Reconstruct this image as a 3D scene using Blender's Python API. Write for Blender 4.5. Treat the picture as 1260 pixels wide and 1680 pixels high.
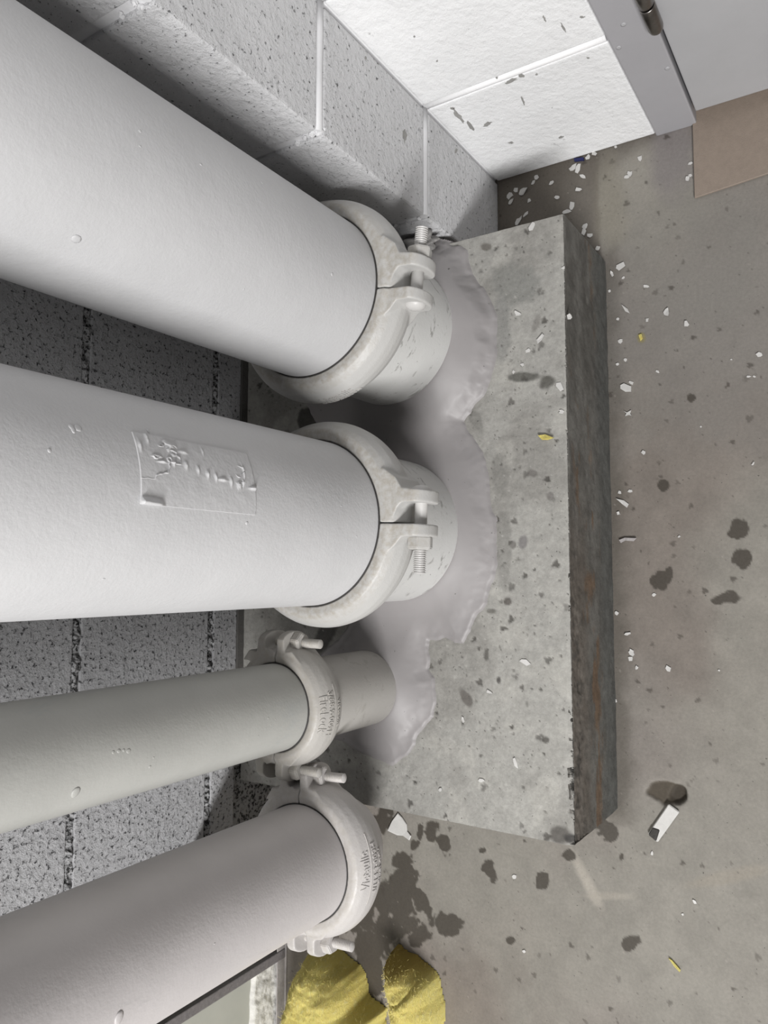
import bpy, bmesh, math, random
import numpy as np
from mathutils import Matrix, Vector

scene = bpy.context.scene
for o in list(bpy.data.objects):
    bpy.data.objects.remove(o)

# ------------------------------------------------------------------ camera
CAM = np.array([-0.0355, -0.7527, 0.9547])
YAW, PITCH, ROLL, FPX = -0.1487, 0.5808, 0.1266, 1251.94
Rup = (Matrix.Rotation(YAW, 3, 'Z') @ Matrix.Rotation(PITCH, 3, 'X') @ Matrix.Rotation(ROLL, 3, 'Z'))
xu, yu, zu = Rup.col[0], Rup.col[1], Rup.col[2]
# the phone was held sideways: world "up" points to the left of the frame
Rcam = Matrix((-yu, xu, zu)).transposed()
cam_d = bpy.data.cameras.new('camera')
cam = bpy.data.objects.new('camera', cam_d)
scene.collection.objects.link(cam)
cam.matrix_world = Matrix.Translation(CAM) @ Rcam.to_4x4()
cam_d.sensor_fit = 'VERTICAL'
cam_d.sensor_height = 36.0
cam_d.sensor_width = 27.0
cam_d.lens = 36.0 * FPX / 1680.0
cam_d.clip_start = 0.01
scene.camera = cam

# ------------------------------------------------------------------ world and lights
world = bpy.data.worlds.new('room_ambient')
scene.world = world
world.use_nodes = True
bg = world.node_tree.nodes['Background']
bg.inputs[0].default_value = (1.0, 0.985, 0.98, 1)
bg.inputs[1].default_value = 0.065


def area_light(name, loc, target, sx, sy, power, color=(1, 1, 1)):
    d = bpy.data.lights.new(name, 'AREA')
    d.shape = 'RECTANGLE'
    d.size, d.size_y, d.energy, d.color = sx, sy, power, color
    o = bpy.data.objects.new(name, d)
    scene.collection.objects.link(o)
    o.location = loc
    o.rotation_euler = (Vector(target) - Vector(loc)).to_track_quat('-Z', 'Y').to_euler()
    return o


# strip light hanging out in the room to the left of the pipes, and an added overhead fill that softens their shadows
area_light('strip_light', (-1.85, -1.50, 2.00), (0.05, -0.27, 0.3), 1.1, 0.28, 94, (1.0, 0.99, 0.985))

area_light('overhead_fill', (-1.0, -0.45, 2.75), (-0.1, -0.25, 0.1), 1.2, 0.35, 11, (1.0, 0.985, 0.97))

scene.view_settings.view_transform = 'Standard'
scene.view_settings.look = 'None'
scene.view_settings.exposure = 0.0
scene.view_settings.gamma = 1.0
scene.view_settings.use_curve_mapping = False

# ------------------------------------------------------------------ measurements (metres)
HP, PD, PXR, PXL = 0.1563, 0.4728, 0.366, -0.3185      # plinth height, depth, right and left end
XW, PP, PXA = 0.5167, 0.3235, 0.382                   # right wall, pier front, pier left side
ZJ, COURSE = 0.2183, 0.2032
PIPES = {1: (0.2519, -0.2669, 0.0841, 0.352), 2: (0.0168, -0.2659, 0.0841, 0.345),
         3: (-0.1727, -0.2209, 0.04445, 0.344), 4: (-0.3285, -0.2450, 0.05715, 0.327)}
TOPZ = 2.5

# ------------------------------------------------------------------ helpers
rng = np.random.default_rng(7)
random.seed(11)


def link(o):
    scene.collection.objects.link(o)
    return o


def tag(o, label=None, cat=None, group=None, kind=None):
    if label: o['label'] = label
    if cat: o['category'] = cat
    if group: o['group'] = group
    if kind: o['kind'] = kind
    return o


def obj(name, me, mat=None, parent=None, smooth=False):
    o = link(bpy.data.objects.new(name, me))
    if mat and not me.materials: me.materials.append(mat)
    if parent is not None: o.parent = parent
    if smooth:
        me.polygons.foreach_set('use_smooth', [True] * len(me.polygons))
    return o


def empty(name, loc=(0, 0, 0), rz=0.0):
    o = link(bpy.data.objects.new(name, None))
    o.location = loc
    o.rotation_euler = (0, 0, rz)
    o.empty_display_size = 0.02
    return o


def mesh(name, verts, faces):
    me = bpy.data.meshes.new(name)
    me.from_pydata([tuple(v) for v in verts], [], [tuple(f) for f in faces])
    me.update()
    return me


def bm_mesh(name, bm):
    me = bpy.data.meshes.new(name)
    bm.normal_update()
    bm.to_mesh(me)
    bm.free()
    return me


def grid_mesh(name, V, mask=None):
    """V: (n, m, 3) array of points; quads between them; mask over quads keeps some."""
    n, m = V.shape[:2]
    idx = np.arange(n * m).reshape(n, m)
    q = np.stack([idx[:-1, :-1], idx[1:, :-1], idx[1:, 1:], idx[:-1, 1:]], -1)
    q = q.reshape(-1, 4) if mask is None else q[mask]
    me = bpy.data.meshes.new(name)
    vv = V.reshape(-1, 3)
    if mask is not None:
        used = np.unique(q)
        re = -np.ones(n * m, int)
        re[used] = np.arange(len(used))
        vv, q = vv[used], re[q]
    me.vertices.add(len(vv))
    me.vertices.foreach_set('co', vv.astype(np.float32).ravel())
    me.loops.add(q.size)
    me.loops.foreach_set('vertex_index', q.astype(np.int32).ravel())
    me.polygons.add(len(q))
    me.polygons.foreach_set('loop_start', np.arange(0, q.size, 4, dtype=np.int32))
    me.polygons.foreach_set('use_smooth', np.ones(len(q), bool))
    me.update(calc_edges=True)
    me.validate()
    return me


def set_attr(me, name, vals, mask_used=None):
    a = me.attributes.new(name, 'FLOAT', 'POINT')
    a.data.foreach_set('value', np.asarray(vals, np.float32).ravel())


def set_col(me, name, vals):
    a = me.attributes.new(name, 'FLOAT_COLOR', 'POINT')
    v = np.ones((len(me.vertices), 4), np.float32)
    v[:, :3] = vals.reshape(-1, 3)
    a.data.foreach_set('color', v.ravel())


def add_box(bm, lo, hi, bev=0.0, seg=2):
    r = bmesh.ops.create_cube(bm, size=1.0)
    vs = r['verts']
    lo, hi = Vector(lo), Vector(hi)
    for v in vs:
        v.co = Vector([(lo[i] + hi[i]) / 2 + v.co[i] * (hi[i] - lo[i]) for i in range(3)])
    if bev > 0:
        es = list({e for v in vs for e in v.link_edges})
        bmesh.ops.bevel(bm, geom=es, offset=bev, segments=seg, affect='EDGES', profile=0.6)


def box_mesh(name, lo, hi, bev=0.0, seg=2):
    bm = bmesh.new()
    add_box(bm, lo, hi, bev, seg)
    return bm_mesh(name, bm)


def lathe(bm, prof, n=48, M=None, caps=True):
    """prof: list of (radius, z)."""
    rings = []
    for r, z in prof:
        ring = []
        for k in range(n):
            a = 2 * math.pi * k / n
            p = Vector((r * math.cos(a), r * math.sin(a), z))
            ring.append(bm.verts.new(M @ p if M else p))
        rings.append(ring)
    for a, b in zip(rings, rings[1:]):
        for k in range(n):
            f = bm.faces.new((a[k], a[(k + 1) % n], b[(k + 1) % n], b[k]))
            f.smooth = True
    if caps:
        bm.faces.new(rings[0][::-1])
        bm.faces.new(rings[-1])


def baked(o):
    """mesh of an object with its modifiers applied; removes the object."""
    dg = bpy.context.evaluated_depsgraph_get()
    me = bpy.data.meshes.new_from_object(o.evaluated_get(dg))
    old = o.data
    bpy.data.objects.remove(o)
    if old.users == 0:
        (bpy.data.curves if isinstance(old, bpy.types.Curve) else bpy.data.meshes).remove(old)
    return me


# pixel of the photograph -> point on a plane of the place
RU = np.array(Rup)


def ray(x, y):
    d = RU @ np.array([(840.0 - y) / FPX, (630.0 - x) / FPX, -1.0])
    return d


def on_z(x, y, z):
    d = ray(x, y)
    return CAM + d * (z - CAM[2]) / d[2]


def on_x(x, y, X):
    d = ray(x, y)
    return CAM + d * (X - CAM[0]) / d[0]


def on_y(x, y, Y):
    d = ray(x, y)
    return CAM + d * (Y - CAM[1]) / d[1]


def on_pipe(x, y, k, extra=0.0):
    cx, cy, r, _ = PIPES[k]
    r += extra
    d = ray(x, y)
    ex, ey = CAM[0] - cx, CAM[1] - cy
    a = d[0] ** 2 + d[1] ** 2
    b = d[0] * ex + d[1] * ey
    c = ex * ex + ey * ey - r * r
    t = (-b - math.sqrt(max(b * b - a * c, 0))) / a
    return CAM + d * t


# numpy value noise
def vnoise(x, y, seed=0):
    r = np.random.default_rng(seed).random((256, 256)).astype(np.float64)
    xi, yi = np.floor(x).astype(int), np.floor(y).astype(int)
    fx, fy = x - xi, y - yi
    fx, fy = fx * fx * (3 - 2 * fx), fy * fy * (3 - 2 * fy)
    g = lambda a, b: r[a & 255, b & 255]
    return ((g(xi, yi) * (1 - fx) + g(xi + 1, yi) * fx) * (1 - fy) + (g(xi, yi + 1) * (1 - fx) + g(xi + 1, yi + 1) * fx) * fy)


def fbm(x, y, sc, octv=4, seed=0, gain=0.5):
    s, a, t = 0, 1.0, 0
    for k in range(octv):
        s = s + a * vnoise(x * sc * 2 ** k + 17.3 * k, y * sc * 2 ** k + 9.1 * k, seed + k)
        t += a
        a *= gain
    return s / t


def sstep(a, b, x):
    t = np.clip((x - a) / (b - a), 0, 1)
    return t * t * (3 - 2 * t)


def srgb(r, g, b):
    f = lambda c: (c / 12.92 if c <= 0.04045 else ((c + 0.055) / 1.055) ** 2.4)
    return (f(r / 255), f(g / 255), f(b / 255))


# ------------------------------------------------------------------ materials
def new_mat(name, rough=0.6, spec=0.4):
    m = bpy.data.materials.new(name)
    m.use_nodes = True
    nt = m.node_tree
    b = nt.nodes['Principled BSDF']
    b.inputs['Roughness'].default_value = rough
    b.inputs['Specular IOR Level'].default_value = spec
    return m, nt, b


def N(nt, typ, **kw):
    n = nt.nodes.new(typ)
    for k, v in kw.items():
        if k in n.inputs: n.inputs[k].default_value = v
        else: setattr(n, k, v)
    return n


def coords(nt, scale=(1, 1, 1), space='pos'):
    """world position (a fixed place on a fixed thing), optionally stretched"""
    g = N(nt, 'ShaderNodeNewGeometry') if space == 'pos' else N(nt, 'ShaderNodeTexCoord')
    out = g.outputs['Position'] if space == 'pos' else g.outputs['Object']
    if tuple(scale) == (1, 1, 1): return out
    mp = N(nt, 'ShaderNodeMapping')
    mp.inputs['Scale'].default_value = scale
    nt.links.new(out, mp.inputs['Vector'])
    return mp.outputs[0]


def noise(nt, co, sc, det=4, rough=0.55, dist=0.0):
    n = N(nt, 'ShaderNodeTexNoise')
    n.inputs['Scale'].default_value = sc
    n.inputs['Detail'].default_value = det
    n.inputs['Roughness'].default_value = rough
    n.inputs['Distortion'].default_value = dist
    nt.links.new(co, n.inputs['Vector'])
    return n.outputs['Fac']


def ramp(nt, fac, stops):
    r = N(nt, 'ShaderNodeValToRGB')
    el = r.color_ramp.elements
    while len(el) < len(stops): el.new(0.5)
    for e, (p, c) in zip(el, stops):
        e.position = p
        e.color = (c, c, c, 1) if isinstance(c, (int, float)) else (*c, 1)
    nt.links.new(fac, r.inputs[0])
    return r.outputs[0]


def mix(nt, fac, a, b, mode='MIX'):
    m = N(nt, 'ShaderNodeMix', data_type='RGBA', blend_type=mode)
    for s, v in ((0, fac), (6, a), (7, b)):
        if hasattr(v, 'links') or isinstance(v, bpy.types.NodeSocket): nt.links.new(v, m.inputs[s])
        elif s == 0: m.inputs[0].default_value = v
        else: m.inputs[s].default_value = (*v, 1)
    return m.outputs[2]


def math_n(nt, op, a, b=0.0):
    m = N(nt, 'ShaderNodeMath', operation=op)
    for i, v in enumerate((a, b)):
        if isinstance(v, bpy.types.NodeSocket): nt.links.new(v, m.inputs[i])
        else: m.inputs[i].default_value = v
    return m.outputs[0]


def bump(nt, b, h, strength=0.5, dist=0.001, chain=None):
    n = N(nt, 'ShaderNodeBump')
    n.inputs['Strength'].default_value = strength
    n.inputs['Distance'].default_value = dist
    nt.links.new(h, n.inputs['Height'])
    if chain is not None: nt.links.new(chain, n.inputs['Normal'])
    nt.links.new(n.outputs[0], b.inputs['Normal'])
    return n.outputs[0]


def paint_mat(name, col, rough=0.42, peel=0.5, dust=None, var=0.06, speck=False, blot=None, spec=0.45):
    """brushed or rolled paint: orange-peel relief, slight tone changes, optional dust on upward faces"""
    m, nt, b = new_mat(name, rough, spec)
    co = coords(nt)
    c = mix(nt, ramp(nt, noise(nt, co, 14, 4), [(0.35, 0.0), (0.7, 1.0)]), col, tuple(x * (1 - var) for x in col))
    if blot:
        c = mix(nt, math_n(nt, 'MULTIPLY', ramp(nt, noise(nt, coords(nt, blot[3] if len(blot) > 3 else (1, 1, .35)), blot[2] if len(blot) > 2 else 20, 6, .7, .6), [(blot[4] if len(blot) > 4 else 0.60, 0.0), ((blot[4] if len(blot) > 4 else 0.60) + .07, 1.0)]), blot[1]), c, blot[0])
    if speck:
        c = mix(nt, ramp(nt, noise(nt, co, 210, 2, .5), [(0.745, 0.0), (0.765, 0.9)]), c, (.06, .055, .05))
    if dust:
        g = N(nt, 'ShaderNodeNewGeometry')
        sp = N(nt, 'ShaderNodeSeparateXYZ')
        nt.links.new(g.outputs['Normal'], sp.inputs[0])
        f = math_n(nt, 'MULTIPLY', ramp(nt, sp.outputs[2], [(0.45, 0.0), (0.9, 1.0)]),
                   ramp(nt, noise(nt, co, 160, 4, .7), [(0.38, 0.15), (0.62, 0.95)]))
        c = mix(nt, f, c, dust)
    nt.links.new(c, b.inputs['Base Color'])
    h1 = noise(nt, co, 420, 3, .5)
    h2 = noise(nt, co, 110, 3, .6)
    h3 = noise(nt, coords(nt, (1, 1, .5)), 30, 2, .5)
    ch = bump(nt, b, h1, peel * .5, 0.0006)
    ch = bump(nt, b, h2, peel * .5, 0.0010, ch)
    bump(nt, b, h3, peel * .25, 0.003, ch)
    return m


def block_mat(name, col, pit_col, pit=0.62, bstr=0.9, rough=0.65, scale=1.0, pit_amt=1.0, stain=None):
    """painted concrete block: coarse open pores where the paint did not reach"""
    m, nt, b = new_mat(name, rough, 0.3)
    co = coords(nt)
    n1 = noise(nt, co, 95 * scale, 8, .72)
    n2 = noise(nt, co, 480 * scale, 3, .6)
    n3 = noise(nt, co, 9, 4, .6)
    n4 = noise(nt, co, 45 * scale, 3, .6)
    pr = ramp(nt, n1, [(pit, 0.0), (pit + .05, 1.0)])
    pits = math_n(nt, 'MULTIPLY', pr, pit_amt)
    c = mix(nt, ramp(nt, n3, [(0.35, 0.0), (0.7, 1.0)]), col, tuple(x * .90 for x in col))
    c = mix(nt, pits, c, pit_col)
    if stain:
        c = mix(nt, math_n(nt, 'MULTIPLY', ramp(nt, noise(nt, co, 26, 5, .7, .6), [(0.66, 0.0), (0.70, 1.0)]), .8), c, stain)
    nt.links.new(c, b.inputs['Base Color'])
    inv = math_n(nt, 'SUBTRACT', 1.0, pr)
    ch = bump(nt, b, n4, bstr * .7, 0.005)
    ch = bump(nt, b, n1, bstr * .55, 0.003, ch)
    ch = bump(nt, b, inv, bstr, 0.0025, ch)
    bump(nt, b, n2, bstr * .6, 0.0015, ch)
    return m


def attr_mat(name, rough=0.8, grain=0.5, bstr=0.35, spec=0.25, wet=True):
    """cast concrete; the tone, stains and wear come with the surface ('tone'), grain and pores from noise"""
    m, nt, b = new_mat(name, rough, spec)
    co = coords(nt)
    a = N(nt, 'ShaderNodeAttribute', attribute_name='tone')
    g1 = ramp(nt, noise(nt, co, 260, 4, .7), [(0.3, .82), (0.7, 1.12)])
    c = mix(nt, grain, a.outputs['Color'], g1, 'MULTIPLY')
    pores = ramp(nt, noise(nt, co, 330, 1, .4), [(0.765, 0.0), (0.78, .75)])
    c = mix(nt, pores, c, (.045, .04, .035))
    nt.links.new(c, b.inputs['Base Color'])
    if wet:
        w = N(nt, 'ShaderNodeAttribute', attribute_name='wet')
        nt.links.new(math_n(nt, 'SUBTRACT', rough, math_n(nt, 'MULTIPLY', w.outputs['Fac'], .38)), b.inputs['Roughness'])
    ch = bump(nt, b, noise(nt, co, 300, 4, .7), bstr, 0.0012)
    bump(nt, b, noise(nt, co, 60, 3, .6), bstr, 0.002, ch)
    return m


def plain_mat(name, col, rough=0.6, metal=0.0, bscale=300, bstr=0.2, var=0.15):
    m, nt, b = new_mat(name, rough, 0.4)
    b.inputs['Metallic'].default_value = metal
    co = coords(nt)
    c = mix(nt, ramp(nt, noise(nt, co, bscale * .2, 4, .65), [(0.3, 0.0), (0.7, 1.0)]), col, tuple(x * (1 - var) for x in col))
    nt.links.new(c, b.inputs['Base Color'])
    bump(nt, b, noise(nt, co, bscale, 3, .6), bstr, 0.001)
    return m


M = {}
M['pipe1'] = paint_mat('white_pipe_paint', (.54, .54, .545), .42, .7)
M['pipe2'] = paint_mat('white_pipe_paint_labelled', (.57, .57, .575), .42, .7)
M['pipe3'] = paint_mat('greenish_grey_pipe_paint', (.43, .43, .405), .45, .5, var=.1, blot=((.36, .37, .36), .5))
M['pipe4'] = paint_mat('mauve_grey_pipe_paint', (.52, .495, .49), .45, .45, var=.08, blot=((.40, .39, .385), .5))
M['stub'] = paint_mat('glossy_stub_paint', (.60, .60, .585), .28, .5, blot=((.17, .165, .15), .65, 34, (1, 1, 2.2), .57), speck=True)
M['stub3'] = paint_mat('warm_grey_stub_paint', (.42, .405, .38), .38, .4, blot=((.30, .285, .26), .6, 30, (1, 1, 1.5), .57), speck=True)
M['iron1'] = paint_mat('white_casting_paint', (.48, .475, .46), .45, .7, dust=(.37, .345, .305))
M['iron3'] = paint_mat('warm_grey_casting_paint', (.42, .405, .38), .45, .7, dust=(.38, .355, .315))
M['iron4'] = paint_mat('mauve_casting_paint', (.49, .47, .455), .45, .7, dust=(.43, .405, .375))
M['bolt'] = paint_mat('painted_bolt', (.56, .55, .535), .40, .3)
M['gasket'] = plain_mat('dark_gasket', (.03, .028, .026), .7)
M['putty'] = paint_mat('mauve_fire_sealant', (.295, .280, .279), .48, .15, var=.10, speck=True)
M['block_back'] = block_mat('grey_sprayed_block', (.47, .47, .48), (.045, .045, .047), .56, 1.0, scale=2.2)
M['mortar_back'] = block_mat('grey_sprayed_mortar', (.40, .40, .405), (.03, .03, .03), .51, 1.0, scale=2.2)
M['block_pier'] = block_mat('light_grey_painted_block', (.70, .70, .71), (.06, .06, .06), .60, 1.0, scale=2.4)
M['mortar_pier'] = paint_mat('light_grey_painted_mortar', (.70, .70, .71), .5, .6)
M['block_white'] = block_mat('white_painted_block', (.90, .905, .91), (.6, .6, .59), .66, .5, .5, scale=2.2, stain=(.33, .33, .32), pit_amt=.6)
M['mortar_white'] = paint_mat('white_painted_mortar', (.90, .90, .905), .45, .5)
M['floor'] = attr_mat('floor_concrete', .72, .6, .25)
M['plinth'] = attr_mat('plinth_concrete', .85, .8, .45)
M['flake'] = plain_mat('white_paint_flake', (.60, .59, .57), .5)
M['foam'] = plain_mat('dark_joint_filler', (.12, .115, .108), .9, bscale=500, bstr=.8)
M['frame'] = paint_mat('grey_door_frame_paint', (.37, .365, .38), .40, .2)
M['door'] = paint_mat('grey_door_paint', (.41, .41, .42), .40, .2)
M['hinge'] = plain_mat('dull_steel', (.34, .32, .30), .30, 1.0, 200, .15, .4)
M['hardboard'] = plain_mat('brown_hardboard', (.27, .22, .18), .6, 0, 700, .25, .12)
M['stud'] = plain_mat('grey_painted_stud', (.22, .205, .21), .6, 0, 900, .5, .3)
M['track'] = plain_mat('scuffed_steel_track', (.42, .395, .39), .55, 0, 250, .5, .4)
M['greenboard'] = plain_mat('pale_green_gypsum_board', (.47, .475, .43), .8, 0, 60, .15, .1)
M['compound'] = plain_mat('rough_white_compound', (.70, .69, .655), .75, 0, 260, .9, .25)

# ------------------------------------------------------------------ surface painting in world space
def warp(x, y, amp, sc, seed):
    return x + amp * (fbm(x, y, sc, 3, seed) - .5) * 2, y + amp * (fbm(x, y, sc, 3, seed + 40) - .5) * 2


def px_jac(px, py, z):
    """metres on the plane z for one pixel step, and centre"""
    c = on_z(px, py, z)[:2]
    jx = on_z(px + 1, py, z)[:2] - c
    jy = on_z(px, py + 1, z)[:2] - c
    return c, np.linalg.inv(np.array([jx, jy]).T)


def blob(X, Y, px, py, rx, ry, ang, z, seed, soft=.15, rag=.55, sc=70):
    c, J = px_jac(px, py, z)
    dx, dy = X - c[0], Y - c[1]
    u = J[0, 0] * dx + J[0, 1] * dy
    v = J[1, 0] * dx + J[1, 1] * dy
    a = math.radians(ang)
    u, v = u * math.cos(a) + v * math.sin(a), -u * math.sin(a) + v * math.cos(a)
    d = np.sqrt((u / rx) ** 2 + (v / ry) ** 2)
    near = d < 3.5
    out = np.zeros_like(X)
    if near.any():
        n = fbm(X[near], Y[near], sc, 4, seed) - .5
        out[near] = 1 - sstep(1 - soft, 1 + soft, d[near] + n * rag * 2)
    return out


def seg_sdf(X, Y, P):
    """signed distance to a closed polygon, positive inside"""
    d2 = np.full(X.shape, 1e9)
    ins = np.zeros(X.shape, bool)
    n = len(P)
    for i in range(n):
        ax, ay = P[i]
        bx, by = P[(i + 1) % n]
        ex, ey = bx - ax, by - ay
        t = np.clip(((X - ax) * ex + (Y - ay) * ey) / (ex * ex + ey * ey + 1e-15), 0, 1)
        d2 = np.minimum(d2, (X - ax - t * ex) ** 2 + (Y - ay - t * ey) ** 2)
        c = ((ay > Y) != (by > Y)) & (X < (bx - ax) * (Y - ay) / (by - ay + 1e-15) + ax)
        ins ^= c
    return np.where(ins, 1, -1) * np.sqrt(d2)


def dots(ax, ay, shape, n, rlo, rhi, lo, hi, seed, clump=None):
    """round-ish spots stamped on a grid whose axes are ax, ay (metres)"""
    r = np.random.default_rng(seed)
    out = np.zeros(shape)
    for _ in range(n):
        c = (r.uniform(lo[0], hi[0]), r.uniform(lo[1], hi[1]))
        q = rlo + (rhi - rlo) * r.random() ** 5
        e, a = r.uniform(.55, 1.0), r.uniform(0, 3.14)
        i0, i1 = np.searchsorted(ax, (c[0] - 2 * q, c[0] + 2 * q))
        j0, j1 = np.searchsorted(ay, (c[1] - 2 * q, c[1] + 2 * q))
        if i1 <= i0 or j1 <= j0: continue
        dx, dy = np.meshgrid(ax[i0:i1] - c[0], ay[j0:j1] - c[1], indexing='ij')
        u, v = dx * math.cos(a) + dy * math.sin(a), (-dx * math.sin(a) + dy * math.cos(a)) / e
        th = np.arctan2(v, u)
        d = np.hypot(u, v) / (q * (1 + .22 * np.sin(3 * th + c[0] * 999) + .15 * np.sin(5 * th)))
        f = (1 - sstep(.75, 1.2, d)) * r.uniform(.45, 1)
        out[i0:i1, j0:j1] = np.maximum(out[i0:i1, j0:j1], f)
    return out


def lerp(a, b, t):
    return a + (np.asarray(b) - a) * t[..., None]


# ------------------------------------------------------------------ floor
def axis(lo, a, b, hi, fine, n):
    return np.concatenate([np.linspace(lo, a, n, endpoint=False), np.arange(a, b, fine), np.linspace(b, hi, n)])


gx = axis(-3.0, -.80, .535, .80, .0017, 14)
gy = axis(-3.0, -.70, .06, .60, .0017, 14)
X, Y = np.meshgrid(gx, gy, indexing='ij')
tone = np.empty(X.shape + (3,))
tone[:] = (.285, .268, .250)
big = fbm(X, Y, 3.2, 4, 5)
tone = lerp(tone, (.25, .228, .208), sstep(.42, .66, big))
tone = lerp(tone, (.31, .305, .28), .8 * sstep(.5, .72, fbm(X, Y, 4.5, 4, 15)))
tone *= (.80 + .40 * fbm(X, Y, 34, 6, 25, .68))[..., None]
# dirt line along the plinth and the walls
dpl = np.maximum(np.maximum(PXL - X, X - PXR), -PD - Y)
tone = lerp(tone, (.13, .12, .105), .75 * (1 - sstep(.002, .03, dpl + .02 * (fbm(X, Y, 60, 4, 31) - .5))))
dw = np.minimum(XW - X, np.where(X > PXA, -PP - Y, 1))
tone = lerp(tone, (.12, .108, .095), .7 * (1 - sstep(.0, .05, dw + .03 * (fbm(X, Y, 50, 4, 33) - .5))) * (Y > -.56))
# darker brown floor in the corner beyond the plinth
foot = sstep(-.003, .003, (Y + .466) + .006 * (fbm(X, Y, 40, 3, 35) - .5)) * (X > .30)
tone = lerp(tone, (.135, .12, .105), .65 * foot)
# pale scrape and skim-coat edge by the door, warmer concrete in the corner
for (px, py, rx, ry, an, col, am) in [(1065, 285, 60, 45, -20, (.36, .35, .32), .7), (1100, 255, 34, 60, 10, (.26, .245, .25), .8),
                                      (1150, 560, 200, 160, 0, (.25, .245, .235), .5), (1180, 420, 90, 120, 20, (.27, .265, .25), .6),
                                      (960, 1440, 9, 45, -28, (.46, .44, .40), .9), (1000, 1470, 40, 6, 0, (.42, .40, .36), .6),
                                      (1190, 1440, 70, 10, -12, (.36, .33, .28), .4), (1000, 330, 26, 70, 0, (.30, .285, .235), .5),
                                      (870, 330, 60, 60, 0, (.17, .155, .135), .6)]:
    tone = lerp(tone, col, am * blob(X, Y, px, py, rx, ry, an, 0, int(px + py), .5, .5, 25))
wet = np.zeros(X.shape)
WET = [(1135, 653, 7, 7, 0), (1091, 797, 9, 8, 0), (1087, 946, 15, 19, 20), (1213, 868, 13, 17, 20), (1217, 918, 14, 16, 30),
       (1190, 980, 19, 12, -10), (995, 1362, 20, 13, 25), (934, 1403, 9, 11, 0), (803, 1424, 9, 20, -20), (889, 1446, 10, 14, 0),
       (1033, 1549, 16, 12, -30), (1020, 1405, 6, 8, 0), (838, 1543, 6, 6, 0), (792, 1395, 8, 7, 0), (745, 1526, 10, 10, 0),
       # splash under the pipe coupling
       (625, 1345, 17, 19, 0), (708, 1362, 16, 18, 0), (728, 1385, 9, 16, -10), (660, 1410, 16, 16, 0), (655, 1445, 30, 22, 0),
       (640, 1480, 34, 30, 0), (690, 1480, 12, 40, -40), (735, 1515, 22, 20, 0), (640, 1520, 40, 20, 0), (685, 1535, 16, 16, 0),
       (610, 1550, 40, 25, 0), (680, 1385, 8, 8, 0), (690, 1365, 5, 14, 0), (610, 1600, 24, 60, 0), (675, 1440, 7, 30, 0), (590, 1490, 30, 40, 0)]
for i, w in enumerate(WET):
    wet = np.maximum(wet, blob(X, Y, *w, 0, 100 + i, .10, .8, 75))
tone = lerp(tone, np.array((.078, .070, .060)), .92 * wet)
# rusty hole, yellow smear, small dark specks
hole = blob(X, Y, 1090, 1300, 33, 20, 5, 0, 300, .12, .4, 60)
tone = lerp(tone, (.075, .062, .045), .9 * hole)
hole2 = blob(X, Y, 1112, 1303, 12, 14, 0, 0, 301, .3, .4, 60)
tone = lerp(tone, (.03, .024, .018), .55 * hole2)
tone = lerp(tone, (.30, .27, .10), .6 * blob(X, Y, 1052, 553, 6, 8, 0, 0, 302, .3))
tone = lerp(tone, (.075, .066, .058), .75 * dots(gx, gy, X.shape, 1500, .0007, .0042, (-.79, -.69), (.52, .04), 61))
tone = lerp(tone, (.42, .40, .37), .6 * dots(gx, gy, X.shape, 500, .0006, .0018, (-.79, -.69), (.52, .04), 62))
tone *= np.array((.78, .755, .725))
V = np.stack([X, Y, np.zeros_like(X)], -1)
V[..., 2] += .0006 * (fbm(X, Y, 60, 3, 71) - .5) - .003 * hole - .004 * hole2
V[..., 2] = np.minimum(V[..., 2], 0.0)
me = grid_mesh('floor', V)
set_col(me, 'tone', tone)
set_attr(me, 'wet', wet)
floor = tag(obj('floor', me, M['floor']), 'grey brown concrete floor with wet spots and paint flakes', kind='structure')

# ------------------------------------------------------------------ plinth (one casting): front face rolls over into the top
sx = np.concatenate([[PXL], np.arange(PXL + .0016, PXR - .0005, .0016), [PXR]])
front = np.arange(0.0, HP, .002)
top = np.arange(HP, HP + PD + .001, .0016)
S = np.concatenate([front, top])
XX, SS = np.meshgrid(sx, S, indexing='ij')
isf = SS < HP
yy = np.where(isf, -PD, -PD + (SS - HP))
zz = np.where(isf, SS, HP)
# worn arris: more broken towards the left end
wear = .0016 + .0050 * sstep(.05, -.25, XX) * (.3 + 1.4 * fbm(XX, SS, 38, 3, 82))
wear += .002 * sstep(.58, .75, fbm(XX, SS, 30, 3, 83)) * sstep(.1, -.1, XX)
de = SS - HP
rr = np.clip(wear - np.abs(de), 0, None)
yy = yy + np.where(isf, rr * .55, rr * .15)
zz = zz - np.where(isf, rr * .15, rr * .55)
nz = fbm(XX, yy, 120, 4, 84) - .5
zz = np.where(isf, zz, zz + .0014 * nz)
yy = np.where(isf, yy + .0018 * (fbm(XX, zz, 60, 4, 86) - .4), yy)
rough_band = sstep(.10, .135, zz) * sstep(.15, -.2, XX)
yy = np.where(isf, yy + .003 * rough_band * fbm(XX, zz, 160, 3, 87), yy)
tone = np.empty(XX.shape + (3,))
tone[:] = (.335, .328, .305)
n1 = fbm(XX, yy, 12, 5, 91)
tone = lerp(tone, (.27, .262, .242), sstep(.45, .65, n1))
tone = lerp(tone, (.39, .38, .35), .6 * sstep(.55, .72, fbm(XX, yy, 30, 4, 92)))
tone *= (.84 + .32 * fbm(XX, yy, 90, 4, 93, .65))[..., None]
wetp = np.zeros(XX.shape)
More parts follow.
